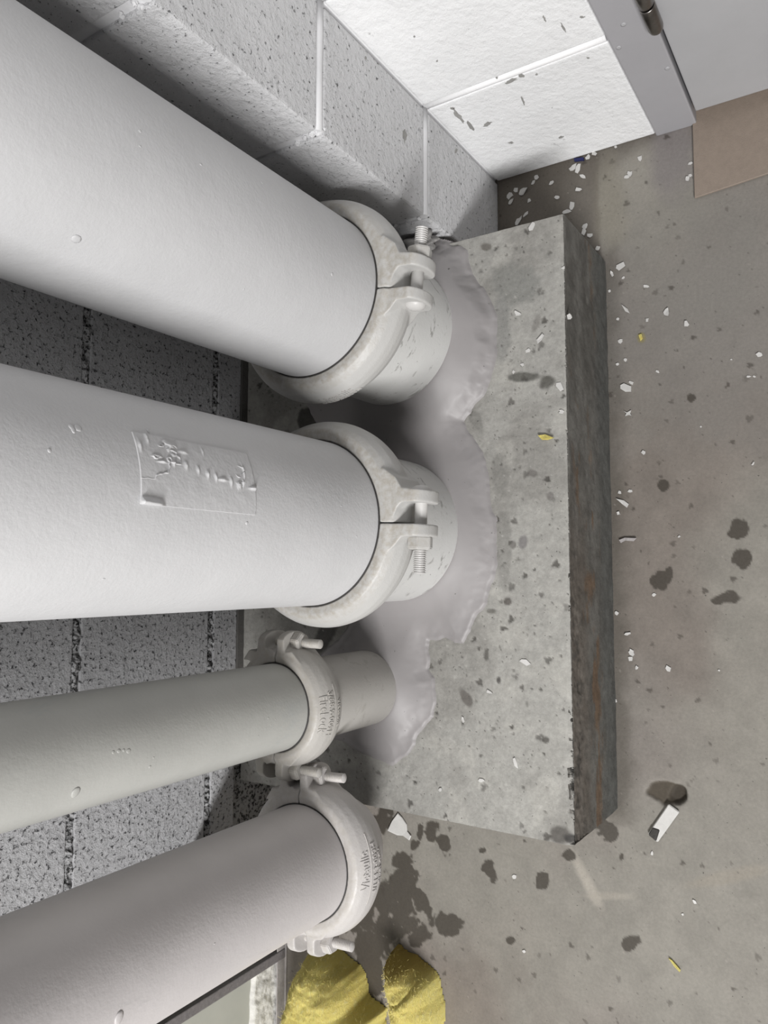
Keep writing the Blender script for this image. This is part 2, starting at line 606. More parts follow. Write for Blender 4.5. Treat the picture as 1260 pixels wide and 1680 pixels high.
for i, (px, py, rx, ry, an, col, am, rag) in enumerate([
        (840, 470, 42, 34, 20, (.215, .215, .20), .8, .5), (822, 530, 14, 60, 0, (.20, .20, .19), .6, .6),
        (862, 618, 34, 8, 0, (.09, .088, .078), .85, .7), (897, 625, 14, 11, 0, (.075, .072, .062), .85, .7),
        (765, 1145, 7, 15, -30, (.12, .11, .10), .85, .4), (818, 1116, 4, 6, 0, (.08, .075, .07), .9, .3),
        (895, 1214, 6, 5, 30, (.10, .095, .085), .9, .3), (833, 987, 7, 6, 0, (.11, .10, .09), .9, .4), (798, 1075, 4, 10, 0, (.10, .095, .085), .8, .4),
        (874, 776, 9, 7, 20, (.15, .14, .13), .8, .4), (903, 814, 6, 6, 0, (.17, .16, .15), .8, .3), (858, 890, 7, 10, 10, (.17, .16, .16), .8, .4), (842, 894, 5, 6, 0, (.15, .14, .13), .8, .4),
        (918, 1370, 17, 14, 0, (.10, .093, .085), .9, .4), (935, 1376, 10, 7, 20, (.05, .047, .045), .9, .4),
        (806, 1003, 8, 4, 0, (.13, .125, .11), .8, .4), (880, 530, 5, 14, 20, (.20, .19, .175), .7, .5), (798, 405, 7, 5, 0, (.14, .13, .115), .85, .5),
        (780, 690, 8, 24, -30, (.19, .185, .17), .6, .6), (820, 780, 14, 30, 0, (.20, .195, .18), .5, .6), (826, 900, 12, 50, 0, (.20, .195, .18), .55, .6),
        (436, 1296, 34, 9, 6, (.13, .13, .105), .85, .5), (560, 1060, 26, 50, 20, (.18, .175, .16), .6, .6), (470, 620, 60, 60, 0, (.22, .215, .20), .5, .5),
        (510, 690, 18, 22, 0, (.03, .028, .025), .8, .7), (530, 1045, 12, 30, 35, (.05, .048, .045), .8, .8)]):
    bl = blob(XX, yy, px, py, rx, ry, an, HP, 400 + i, .25, rag, 60)
    tone = lerp(tone, col, am * np.where(isf, 0, bl))
nf = len(front)
pd = np.zeros(XX.shape)
pd[:, nf:] = dots(sx, -PD + (top - HP), (len(sx), len(top)), 1300, .0008, .0048, (PXL, -PD), (PXR, 0), 95)
pl = np.zeros(XX.shape)
pl[:, nf:] = dots(sx, -PD + (top - HP), (len(sx), len(top)), 500, .0007, .0022, (PXL, -PD), (PXR, 0), 96)
tone = lerp(tone, (.08, .075, .067), .9 * pd)
tone = lerp(tone, (.46, .45, .42), .6 * pl)
zz = zz - .0012 * pd
# the dark front face: form-board streaks, rust and damp, rougher band below the arris
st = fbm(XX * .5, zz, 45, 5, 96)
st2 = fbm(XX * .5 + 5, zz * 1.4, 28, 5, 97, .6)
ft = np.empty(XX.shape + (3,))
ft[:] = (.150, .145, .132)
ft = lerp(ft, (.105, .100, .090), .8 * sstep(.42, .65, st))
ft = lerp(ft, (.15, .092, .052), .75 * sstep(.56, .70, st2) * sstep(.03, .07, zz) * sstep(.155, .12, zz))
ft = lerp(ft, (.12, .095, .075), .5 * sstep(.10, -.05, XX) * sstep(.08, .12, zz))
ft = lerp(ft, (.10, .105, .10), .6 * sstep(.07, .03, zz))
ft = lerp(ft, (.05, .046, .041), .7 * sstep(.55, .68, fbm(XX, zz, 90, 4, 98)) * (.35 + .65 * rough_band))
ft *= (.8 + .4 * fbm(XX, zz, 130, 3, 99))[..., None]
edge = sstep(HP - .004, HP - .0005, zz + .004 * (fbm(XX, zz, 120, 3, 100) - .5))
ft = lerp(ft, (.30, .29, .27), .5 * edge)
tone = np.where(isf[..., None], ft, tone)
tone *= 1.0
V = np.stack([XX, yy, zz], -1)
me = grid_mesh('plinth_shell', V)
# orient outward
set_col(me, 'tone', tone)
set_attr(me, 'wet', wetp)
plinth = empty('concrete_plinth', ((PXL + PXR) / 2, -PD / 2, 0))
tag(plinth, 'raised grey concrete plinth with a dark stained front under the three pipes', 'plinth')
inv = Matrix.Translation((-(PXL + PXR) / 2, PD / 2, 0))
me.transform(inv)
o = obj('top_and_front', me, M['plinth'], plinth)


def end_face(x, flip):
    ny, nzz = 60, 20
    yv = np.linspace(-PD + .0005, 0, ny)
    zv = np.linspace(0, HP - .0008, nzz)
    A, B = np.meshgrid(yv, zv, indexing='ij')
    if not flip: A = A[::-1]
    e = grid_mesh('plinth_end', np.stack([np.full_like(A, x) + (.002 if flip else -.002) * fbm(A, B, 40, 3, 120), A, B], -1))
    t = np.empty(A.shape + (3,))
    t[:] = (.22, .21, .195)
    t *= (.7 + .6 * fbm(A, B, 40, 4, 121))[..., None]
    set_col(e, 'tone', t)
    set_attr(e, 'wet', np.zeros(A.shape))
    e.transform(inv)
    return e


obj('end_face', end_face(PXL, True), M['plinth'], plinth)
obj('end_face', end_face(PXR, False), M['plinth'], plinth)

# ------------------------------------------------------------------ block walls: mortar core with separate blocks proud of it
def wall_core(name, lo, hi, mat, label):
    return tag(obj(name, box_mesh(name, lo, hi), mat), label, kind='structure')


def rough_block(lo, hi, bev, seed, amp=.0):
    return box_mesh('block', lo, hi, bev, 3)


WX0 = -.566
wall_back = wall_core('wall_back', (WX0, .0035, 0), (.56, .20, TOPZ), M['mortar_back'], 'rough grey block wall behind the pipes')
MJ = .010
k = 0
z = ZJ - COURSE
row = 0
while z < TOPZ - .05:
    z0, z1 = max(z + MJ / 2, HP + .013 if row == 0 else 0), z + COURSE - MJ / 2
    off = .17 if row % 2 else -.033
    x = off - .4064 * 3
    while x < .56:
        xa, xb = max(x + MJ / 2, WX0), min(x + .4064 - MJ / 2, .56)
        if xb - xa > .03:
            obj('block', rough_block((xa, 0, z0), (xb, .06, z1), .0022, row), M['block_back'], wall_back)
        x += .4064
    z += COURSE
    row += 1
for kz in range(3):
    zj = ZJ + COURSE * kz
    A, B = np.meshgrid(np.arange(WX0 + .01, .36, .0011), np.arange(-.0085, .0086, .0011), indexing='ij')
    hh = -.0065 + .0150 * fbm(A, B, 120, 4, 150 + kz, .6) * (1 - .5 * (B / .0085) ** 2)
    obj('mortar_joint', grid_mesh('mortar_joint', np.stack([A, .0022 - hh, B + zj + .002 * (fbm(A, A * 0, 25, 3, 160 + kz) - .5)], -1)), M['mortar_back'], wall_back)
# filler strip between the wall foot and the plinth
obj('joint_filler', box_mesh('joint_filler', (PXL + .05, -.001, HP - .002), (PXA, .02, HP + .0125), .001), M['foam'], wall_back)

wall_pier = wall_core('wall_pier', (PXA + .004, -PP + .004, 0), (XW + .02, .06, TOPZ), M['mortar_pier'], 'light grey painted block pier beside the largest pipe')
z, row = 0.0, 0
while z < TOPZ - .05:
    z0, z1 = z + (MJ / 2 if row else 0), z + COURSE - MJ / 2
    obj('block', box_mesh('block', (PXA, -PP, z0), (XW - .0035, .0, z1), .0035, 3), M['block_pier'], wall_pier)
    if row:
        # tooled joint, proud bead on the front
        bm = bmesh.new()
        Mx = Matrix.Translation((PXA + .002, -PP + .0035, z)) @ Matrix.Rotation(math.pi / 2, 4, 'Y')
        lathe(bm, [(.0048, 0), (.0046, .06), (.005, .1), (.0046, XW - PXA - .003)], 12, Mx)
        obj('mortar_joint', bm_mesh('mortar_joint', bm), M['mortar_pier'], wall_pier)
    z += COURSE
    row += 1

crng = random.Random(77)
for zc_, n_ in ((COURSE, 5), (2 * COURSE, 12), (3 * COURSE, 8)):
    for q in range(n_):
        bm = bmesh.new()
        bmesh.ops.create_icosphere(bm, subdivisions=2, radius=1.0)
        sz = crng.uniform(.0012, .0034)
        for v in bm.verts: v.co = v.co * sz * crng.uniform(.65, 1.2)
        me = bm_mesh('mortar_crumb', bm)
        c_ = obj('mortar_crumb', me, M['mortar_pier'], wall_pier)
        along = abs(crng.gauss(0, .02))
        c_.location = (PXA + .0022, -PP + .002 + along, zc_ + crng.gauss(0, .0025)) if q % 3 else (PXA + .003 + crng.random() * .012, -PP + .002, zc_ + crng.gauss(0, .003))
YF0 = -.5400                                           # where the block work ends at the door frame
wall_right = wall_core('wall_right', (XW + .0035, YF0, 0), (XW + .15, 0.06, TOPZ), M['mortar_white'], 'bright white painted block wall between pier and door')
z, row = 0.0, 0
while z < TOPZ - .05:
    z0, z1 = z + (MJ / 2 if row else 0), z + COURSE - MJ / 2
    obj('block', box_mesh('block', (XW, YF0 + .001, z0), (XW + .05, -PP + .0005, z1), .003, 3), M['block_white'], wall_right)
    if row:
        bm = bmesh.new()
        Mx = Matrix.Translation((XW + .0035, YF0 + .002, z)) @ Matrix.Rotation(-math.pi / 2, 4, 'X')
        lathe(bm, [(.0047, 0), (.0050, .08), (.0046, .14), (.0048, -PP - YF0)], 12, Mx)
        obj('mortar_joint', bm_mesh('mortar_joint', bm), M['mortar_white'], wall_right)
    z += COURSE
    row += 1

M['bare'] = plain_mat('bare_grey_block', (.36, .355, .34), .8, 0, 400, .6, .3)
def bare(px, py, rx, ry, ang, seed, parent, plane):
    rnd = random.Random(seed)
    n = 14
    loop = []
    for q in range(n):
        a = 2 * math.pi * q / n
        f = rnd.uniform(.55, 1.15)
        u, v = rx * f * math.cos(a), ry * f * math.sin(a)
        g = math.radians(ang)
        x, y = px + u * math.cos(g) - v * math.sin(g), py + u * math.sin(g) + v * math.cos(g)
        loop.append(on_x(x, y, plane) if parent is wall_right else on_y(x, y, plane))
    bm = bmesh.new()
    nrm = Vector((-.0005, 0, 0)) if parent is wall_right else Vector((0, -.0005, 0))
    a = [bm.verts.new(Vector(p) - nrm) for p in loop]
    b = [bm.verts.new(Vector(p) + nrm * .3) for p in loop]
    bm.faces.new(b)
    for q in range(n): bm.faces.new((a[q], a[(q + 1) % n], b[(q + 1) % n], b[q]))
    bmesh.ops.recalc_face_normals(bm, faces=bm.faces)
    obj('bare_patch', bm_mesh('bare_patch', bm), M['bare'], parent)
for i, a in enumerate([(752, 190, 16, 4, 50), (772, 207, 12, 3, 55), (800, 203, 9, 4, -20), (838, 133, 13, 3, -20), (855, 125, 7, 3, -10), (742, 178, 5, 3, 0), (838, 234, 5, 2, 0), (880, 122, 3, 2, 0), (965, 95, 3, 2, 0), (815, 128, 2, 2, 0), (717, 100, 2, 2, 0), (680, 60, 2, 2, 0), (893, 30, 2, 7, -25), (924, 45, 2, 9, -30), (955, 28, 5, 2, 0), (858, 165, 2, 8, -20), (920, 225, 5, 2, -10)]):
    bare(*a, 40 + i, wall_right, XW)
for i, a in enumerate([(664, 222, 4, 13, 0), (748, 247, 3, 4, 0), (600, 95, 2, 3, 0)]):
    bare(*a, 70 + i, wall_pier, -PP)

# ------------------------------------------------------------------ door, frame, hinge, hardboard
fr = tag(obj('trim_1', box_mesh('door_frame', (XW - .004, -.588, .0), (XW + .14, YF0, 2.1), .002), M['frame']), 'grey steel door frame jamb beside the white wall', kind='structure')
for (px, py) in [(1023, 40), (1015, 78), (1095, 112)]:
    p = on_x(px, py, XW - .004)
    bm = bmesh.new()
    lathe(bm, [(.0028, 0), (.0028, .0004), (.0015, .0007)], 16, Matrix.Translation(p) @ Matrix.Rotation(-math.pi / 2, 4, 'Y'))
    obj('filled_screw_hole', bm_mesh('filled_screw_hole', bm), M['door'], fr)
door = empty('door_1', (XW, -.591, .024))
tag(door, 'grey flush door leaf standing above brown hardboard', kind='structure')
obj('door_leaf', box_mesh('door_leaf', (-.001, -.90, 0), (.044, 0, 2.06), .0015), M['door'], door)
hg = empty('hinge', (0, 0, 0))
hg.parent = door
hz = on_x(1074, 52, XW - .012)[2] - .024
for i, (a, b) in enumerate([(0, .036), (.037, .062), (.063, .10)]):
    bm = bmesh.new()
    pr = [(.0066, a + .0012), (.0076, a + .0026), (.0076, b - .001), (.007, b)]
    if i == 0: pr = [(.002, -.0035), (.0055, -.003), (.0068, -.001), (.0072, .001)] + pr[1:]
    lathe(bm, pr, 24, Matrix.Translation((-.009, .003, hz)))
    obj('knuckle', bm_mesh('knuckle', bm), M['hinge'], hg)

bm = bmesh.new()
hb = [on_z(1136, 186, .004), on_z(1139.5, 325, .004), on_z(1262, 284, .004)]
p0, p1, p2 = hb
d = (p2 - p1) / np.linalg.norm(p2 - p1)
far = p1 + d * .62
e = np.array([XW + .10, p0[1] + .0, .004])
f = far + np.array([XW + .10 - far[0], 0, 0])
ring = [Vector((q[0], q[1], .0012)) for q in (p1, e, f, far)]
vs = [bm.verts.new(v) for v in ring]
fc = bm.faces.new(vs)
ex = bmesh.ops.extrude_face_region(bm, geom=[fc])
for v in [g for g in ex['geom'] if isinstance(g, bmesh.types.BMVert)]: v.co.z += .0034
bmesh.ops.recalc_face_normals(bm, faces=bm.faces)
bmesh.ops.bevel(bm, geom=list(bm.edges), offset=.0006, segments=1, affect='EDGES')
tag(obj('hardboard_sheet', bm_mesh('hardboard_sheet', bm), M['hardboard']), 'brown hardboard sheet on the floor pushed under the door', 'board')

# ------------------------------------------------------------------ stud partition at the far left
stud = empty('stud_partition', (-.62, .05, 0))
tag(stud, 'metal framed partition of green gypsum board behind the leftmost pipe', 'partition')
loc = lambda v: (v[0] + .62, v[1] - .05, v[2])
obj('stud', box_mesh('stud', loc((-.6265, .045, .002)), loc((-.6125, .085, TOPZ)), .0015), M['stud'], stud)
bm = bmesh.new()
add_box(bm, loc((-1.6, .046, 0)), loc((WX0 - .001, .0475, .021)), .0005, 1)
add_box(bm, loc((-1.6, .0475, 0)), loc((WX0 - .001, .0865, .0015)))
add_box(bm, loc((-1.6, .0435, 0)), loc((WX0 - .001, .0465, .004)), .0008, 1)
obj('bottom_track', bm_mesh('bottom_track', bm), M['track'], stud)
obj('gypsum_board', box_mesh('gypsum_board', loc((-1.6, .060, .004)), loc((WX0 - .001, .0725, TOPZ))), M['greenboard'], stud)
cx_ = np.linspace(-1.2, -.627, 340)
cz_ = np.linspace(.0, .085, 52)
A, B = np.meshgrid(cx_, cz_, indexing='ij')
topz = .062 + .014 * (fbm(A, A * 0, 40, 3, 131) - .5)
th = .007 * sstep(topz + .003, topz - .003, B) * (.55 + .9 * fbm(A, B, 90, 4, 132)) - .0008
me = grid_mesh('compound', np.stack([A + .62, .0598 - th - .05, B + .0016], -1))
obj('compound_smear', me, M['compound'], stud)

# ------------------------------------------------------------------ pipes
def pipe_mesh(name, r, z0, z1, nlump=0, lumps=()):
    bm = bmesh.new()
    lathe(bm, [(r - .006, z0), (r - .0002, z0), (r, z0 + .0008), (r, z0 + .002), (r, (z0 + z1) / 2), (r, z1 - .002), (r, z1), (r - .006, z1)], 128)
    for (a, zz_, s) in lumps:
        Ml = Matrix.Translation((r * math.sin(a), -r * math.cos(a), zz_)) @ Matrix.Rotation(a, 4, 'Z') @ Matrix.Diagonal((s * random.uniform(.7, 1.5), s * .28, s * random.uniform(.7, 1.6), 1))
        bmesh.ops.create_icosphere(bm, subdivisions=2, radius=1.0, matrix=Ml)
    return bm_mesh(name, bm)


def lumps_from(k, pts):
    cx, cy, r, _ = PIPES[k]
    out = []
    for (px, py, s) in pts:
        p = on_pipe(px, py, k)
        out.append((math.atan2(p[0] - cx, -(p[1] - cy)), p[2], s))
    return out


LABELS = {1: 'large white painted pipe beside the block pier', 2: 'large white painted pipe with a painted over paper label',
          3: 'slim greenish grey pipe, thinnest of the four', 4: 'mauve grey pipe nearest the yellow insulation'}
SLABEL = {1: 'white pipe stub in the plinth below the pipe by the pier', 2: 'white pipe stub in the plinth below the labelled pipe',
          3: 'thin warm grey pipe stub in the plinth below the slimmest pipe'}
LUMP = {1: [(545, 450, .0016), (400, 475, .0009), (125, 392, .003), (330, 270, .0012), (230, 215, .001), (430, 300, .001), (230, 240, .0009)],
        2: [(120, 705, .0022), (128, 702, .0018), (117, 700, .0016), (81, 739, .0018), (243, 707, .0018), (405, 858, .0016), (170, 950, .0012), (560, 830, .0008), (585, 880, .0008)],
        3: [(195, 1232, .0014), (203, 1231, .0012), (211, 1232, .0013), (186, 1234, .001), (246, 1258, .0014), (252, 1243, .001), (124, 1300, .0035), (445, 1190, .0006), (440, 1178, .0006), (430, 1195, .0007), (424, 1208, .0007), (452, 1180, .0006)],
        4: [(352, 1548, .0008), (195, 1670, .004), (300, 1460, .0006)]}
WID = {1: .050, 2: .050, 3: .045, 4: .046}
for k, (cx, cy, r, zt) in PIPES.items():
    zc = zt - WID[k] / 2
    me = pipe_mesh('pipe', r, zc + .002, TOPZ, lumps=lumps_from(k, LUMP[k]))
    p = obj('steel_pipe', me, M['pipe%d' % k])
    for v in p.data.polygons: v.use_smooth = True
    if k == 2:
        p.location = (0, 0, 0)
        root = empty('steel_pipe', (cx, cy, zc))
        p.name = 'pipe_barrel'
        p.parent = root
        p.location = (0, 0, -zc)
        root.name = 'steel_pipe'
        tag(root, LABELS[k], 'pipe', 'painted pipes')
        # the label: a thin wrinkled sheet under paint, wrapped on the barrel
        a0, a1 = -.085, .52
        z0, z1 = .516, .626
        az = np.linspace(a0, a1, 240)
        zz_ = np.linspace(z0, z1, 280)
        A, B = np.meshgrid(az, zz_, indexing='ij')
        u, v = (A - a0) / (a1 - a0), (z1 - B) / (z1 - z0)
        h = np.full(A.shape, .00045) + .0004 * fbm(A * r, B, 140, 3, 141)
        wr = np.abs(fbm(A * r * 1.0, B * .55, 150, 3, 142) - .5)
        h += .0010 * sstep(.05, .0, wr) * sstep(.58, .68, fbm(A * r, B, 40, 2, 143)) * sstep(.25, .45, u)
        for (uu, vv, su, sv, hh) in [(.60, .18, .012, .03, .0028), (.60, .27, .03, .010, .0024), (.61, .37, .05, .014, .0024), (.57, .47, .05, .012, .0022), (.52, .55, .05, .012, .0024),
                                     (.50, .62, .06, .010, .002), (.47, .68, .02, .04, .0024), (.46, .76, .06, .012, .0024), (.42, .83, .05, .020, .0026), (.46, .88, .05, .008, .002),
                                     (.40, .97, .02, .035, .0032), (.85, .28, .03, .03, .002), (.80, .36, .02, .04, .0022), (.93, .10, .08, .012, .002), (.80, .03, .08, .012, .002), (.88, .55, .06, .008, .0012), (.62, .90, .14, .006, .0014)]:
            h += .6 * hh * np.exp(-((u - uu) / su) ** 2 - ((v - vv) / sv) ** 2) * (.6 + .8 * fbm(A * r, B, 300, 2, 144))
        # lower left corner curls up
        cu = np.exp(-((u - .02 - .12 * np.clip(.16 - v, -.2, .2)) / .05) ** 2) * sstep(.20, .12, v)
        h += .0042 * cu
        ed = np.minimum(np.minimum(u, 1 - u) * (a1 - a0) * r, np.minimum(v, 1 - v) * (z1 - z0))
        h = np.where(ed <= 1e-6, -.0003, h)
        R_ = r + h
        me = grid_mesh('paper_label', np.stack([R_ * np.sin(A), -R_ * np.cos(A), B - zc], -1))
        lb = obj('paper_label', me, M['pipe2'], root)
        lb['label'] = 'wrinkled paper label painted over in white'
    else:
        p.location = (cx, cy, 0)
        tag(p, LABELS[k], 'pipe', 'painted pipes')
    if k < 4:
        s = obj('pipe_stub', pipe_mesh('pipe_stub', r, HP - .02, zc - .002), M['stub' if k < 3 else 'stub3'])
        s.location = (cx, cy, 0)
        tag(s, SLABEL[k], 'pipe', 'pipe stubs')
# the fourth pipe turns back into the wall below its coupling
cx, cy, r, zt = PIPES[4]
zc = zt - WID[4] / 2
bm = bmesh.new()
path = [(0, 0, zc - .002)] + [(0, .060 - .060 * math.cos(t), zc - .006 - .060 * math.sin(t)) for t in np.linspace(0, math.pi / 2, 14)] + [(0, -cy + .06, zc - .066)]
rings = []
for i, p in enumerate(path):
    a, b = Vector(path[max(i - 1, 0)]), Vector(path[min(i + 1, len(path) - 1)])
    t = (b - a).normalized()
    n = Vector((1, 0, 0)).cross(t).normalized()
    rings.append([bm.verts.new(Vector(p) + r * (math.cos(w) * Vector((1, 0, 0)) + math.sin(w) * n)) for w in np.linspace(0, 2 * math.pi, 64, endpoint=False)])
for a, b in zip(rings, rings[1:]):
    for q in range(64):
        bm.faces.new((a[q], a[(q + 1) % 64], b[(q + 1) % 64], b[q])).smooth = True
bmesh.ops.recalc_face_normals(bm, faces=bm.faces)
el = obj('pipe_elbow', bm_mesh('pipe_elbow', bm), M['pipe4'])
el.location = (cx, cy, 0)
el.rotation_euler = (0, 0, math.radians(31))
tag(el, 'mauve grey elbow turning into the wall below the leftmost coupling', 'pipe')

# ------------------------------------------------------------------ couplings
def half_mesh(r, w, rb, ro, g, th, sgn, tk):
    """one cast half: ring section plus two bolt lugs. local: split axis along +-x, bolt axis t along y; sgn +1 = the half at y>0 (arched lugs)"""
    bm = bmesh.new()
    hw = w / 2
    prof = [(.0008, hw - .001), (.009 * tk, hw), (.013 * tk, hw - .0015), (.0185 * tk, hw * .68), (.0225 * tk, hw * .32), (.0235 * tk, 0), (.0225 * tk, -hw * .32), (.0185 * tk, -hw * .68), (.013 * tk, -hw + .0015), (.0008, -hw + .001)]
    n = 60
    rings = []
    for i in range(n + 1):
        a = math.pi * i / n
        a = min(max(a, .006), math.pi - .006)
        rings.append([bm.verts.new(((r + q) * math.cos(a), sgn * (r + q) * math.sin(a), zz_)) for q, zz_ in prof])
    m = len(prof)
    for a, b in zip(rings, rings[1:]):
        for j in range(m):
            bm.faces.new((a[j], a[(j + 1) % m], b[(j + 1) % m], b[j]))
    bm.faces.new(rings[0])
    bm.faces.new(rings[-1][::-1])
    if sgn > 0:
        poly = [(.001, .0005), (.011 * tk, .0005), (.015 * tk, g * .25), (.019 * tk, g * .75), (rb - .009, g), (ro, g), (ro, g + th), (rb - .010, g + th + .002), (.016 * tk, g + th + .012), (.001, g + th + .022)]
    else:
        poly = [(.001, .0005), (.012 * tk, .0005), (rb - .006, .0005), (ro, .0005), (ro, th), (rb - .008, th + .001), (.017 * tk, th + .010), (.001, th + .024)]
    Rp = (ro - rb)
    zs = np.linspace(-1, 1, 13) * hw * .90
    for side in (1, -1):
        secs = []
        for zq in zs:
            lim = rb + Rp * math.sqrt(max(.02, 1 - (zq / (hw * .95)) ** 2))
            secs.append([bm.verts.new((side * (r + min(q, lim)), sgn * t, zq)) for q, t in poly])
        m = len(poly)
        for a, b in zip(secs, secs[1:]):
            for j in range(m):
                bm.faces.new((a[j], a[(j + 1) % m], b[(j + 1) % m], b[j]))
        bm.faces.new(secs[0])
        bm.faces.new(secs[-1][::-1])
    bmesh.ops.recalc_face_normals(bm, faces=bm.faces)
    me = bm_mesh('half', bm)
    o = link(bpy.data.objects.new('tmp', me))
    md = o.modifiers.new('r', 'REMESH')
    md.mode = 'VOXEL'
    md.voxel_size = .0011
    md.use_smooth_shade = True
    sm = o.modifiers.new('s', 'SMOOTH')
    sm.iterations = 6
    sm.factor = .5
    me = baked(o)
    me.polygons.foreach_set('use_smooth', [True] * len(me.polygons))
    return me


def bolt_mesh(rad, t_head, t_end, head):
    bm = bmesh.new()
    Mx = Matrix.Rotation(-math.pi / 2, 4, 'X')        # lathe z -> +y
    s = 1 if t_end > t_head else -1
    L = abs(t_end - t_head)
    pr = [(.0008, -rad * .95), (head * .5, -rad * .82), (head * .82, -rad * .5), (head, -rad * .05), (head, .0), (rad, .0005)]
    zt = L - .026
    pr += [(rad * .97, .002), (rad * .97, zt)]
    zq = zt
    while zq < L - .0028:
        pr += [(rad * .80, zq + .0003), (rad * .82, zq + .0007), (rad * 1.0, zq + .0014), (rad * 1.0, zq + .0017)]
        zq += .0021
    pr += [(rad * .85, L - .001), (rad * .6, L), (.0005, L)]
    lathe(bm, pr, 28, Matrix.Translation((0, t_head, 0)) @ (Mx if s > 0 else Mx @ Matrix.Rotation(math.pi, 4, 'X')))
    return bm_mesh('bolt', bm)


def nut_mesh(af, h, t0, s, spin):
    bm = bmesh.new()
    rc = af / math.sqrt(3)
    rings = []
    for q, zz_ in [(.93, 0), (1.0, .001), (1.0, h - .0016), (.86, h)]:
        ring = []
        for k in range(6):
            a = math.pi / 3 * k + spin
            ring.append(bm.verts.new((rc * q * math.cos(a), t0 + s * zz_, rc * q * math.sin(a))))
        rings.append(ring)
    for a, b in zip(rings, rings[1:]):
        for k in range(6):
            bm.faces.new((a[k], a[(k + 1) % 6], b[(k + 1) % 6], b[k]))
    bm.faces.new(rings[0])
    bm.faces.new(rings[-1])
    bmesh.ops.recalc_face_normals(bm, faces=bm.faces)
    bmesh.ops.bevel(bm, geom=list(bm.edges), offset=.0007, segments=2, affect='EDGES')
    return bm_mesh('nut', bm)


def text_mesh(s, size, r_at, zc, az0, flip, z_off, ext=.0013):
    cu = bpy.data.curves.new('txt', 'FONT')
    cu.body = s
    cu.size = size
    cu.extrude = ext
    cu.offset = .00012
    cu.align_x = 'CENTER'
    cu.align_y = 'CENTER'
    cu.resolution_u = 3
    me = baked(link(bpy.data.objects.new('tmp', cu)))
    bm = bmesh.new()
    bm.from_mesh(me)
    bmesh.ops.subdivide_edges(bm, edges=[e for e in bm.edges if e.calc_length() > size * .3], cuts=2)
    sg = -1 if flip else 1
    for v in bm.verts:
        x, y, h = v.co
        zz_ = z_off + sg * y
        R_ = r_at(zz_) + h
        a = az0 + sg * x / r_at(0)
        v.co = (R_ * math.sin(a), -R_ * math.cos(a), zz_)
    bpy.data.meshes.remove(me)
    return bm_mesh('lettering', bm)


def rule_mesh(r_at, a0, a1, z, wd=.0009, ht=.001):
    bm = bmesh.new()
    prev = None
    for a in np.linspace(a0, a1, 24):
        R0 = r_at(z)
        q = [bm.verts.new((R_ * math.sin(a), -R_ * math.cos(a), zz_)) for R_, zz_ in ((R0 - .001, z - wd), (R0 + ht, z - wd * .6), (R0 + ht, z + wd * .6), (R0 - .001, z + wd))]
        if prev:
            for j in range(4): bm.faces.new((prev[j], prev[(j + 1) % 4], q[(j + 1) % 4], q[j]))
        prev = q
    bmesh.ops.recalc_face_normals(bm, faces=bm.faces)
    return bm_mesh('rule', bm)


CLABEL = {1: 'white bolted grooved coupling on the large pipe beside the pier', 2: 'white bolted grooved coupling on the labelled large pipe',
          3: 'warm grey two-bolt coupling on the slimmest pipe', 4: 'mauve grey two-bolt coupling just above the yellow insulation'}
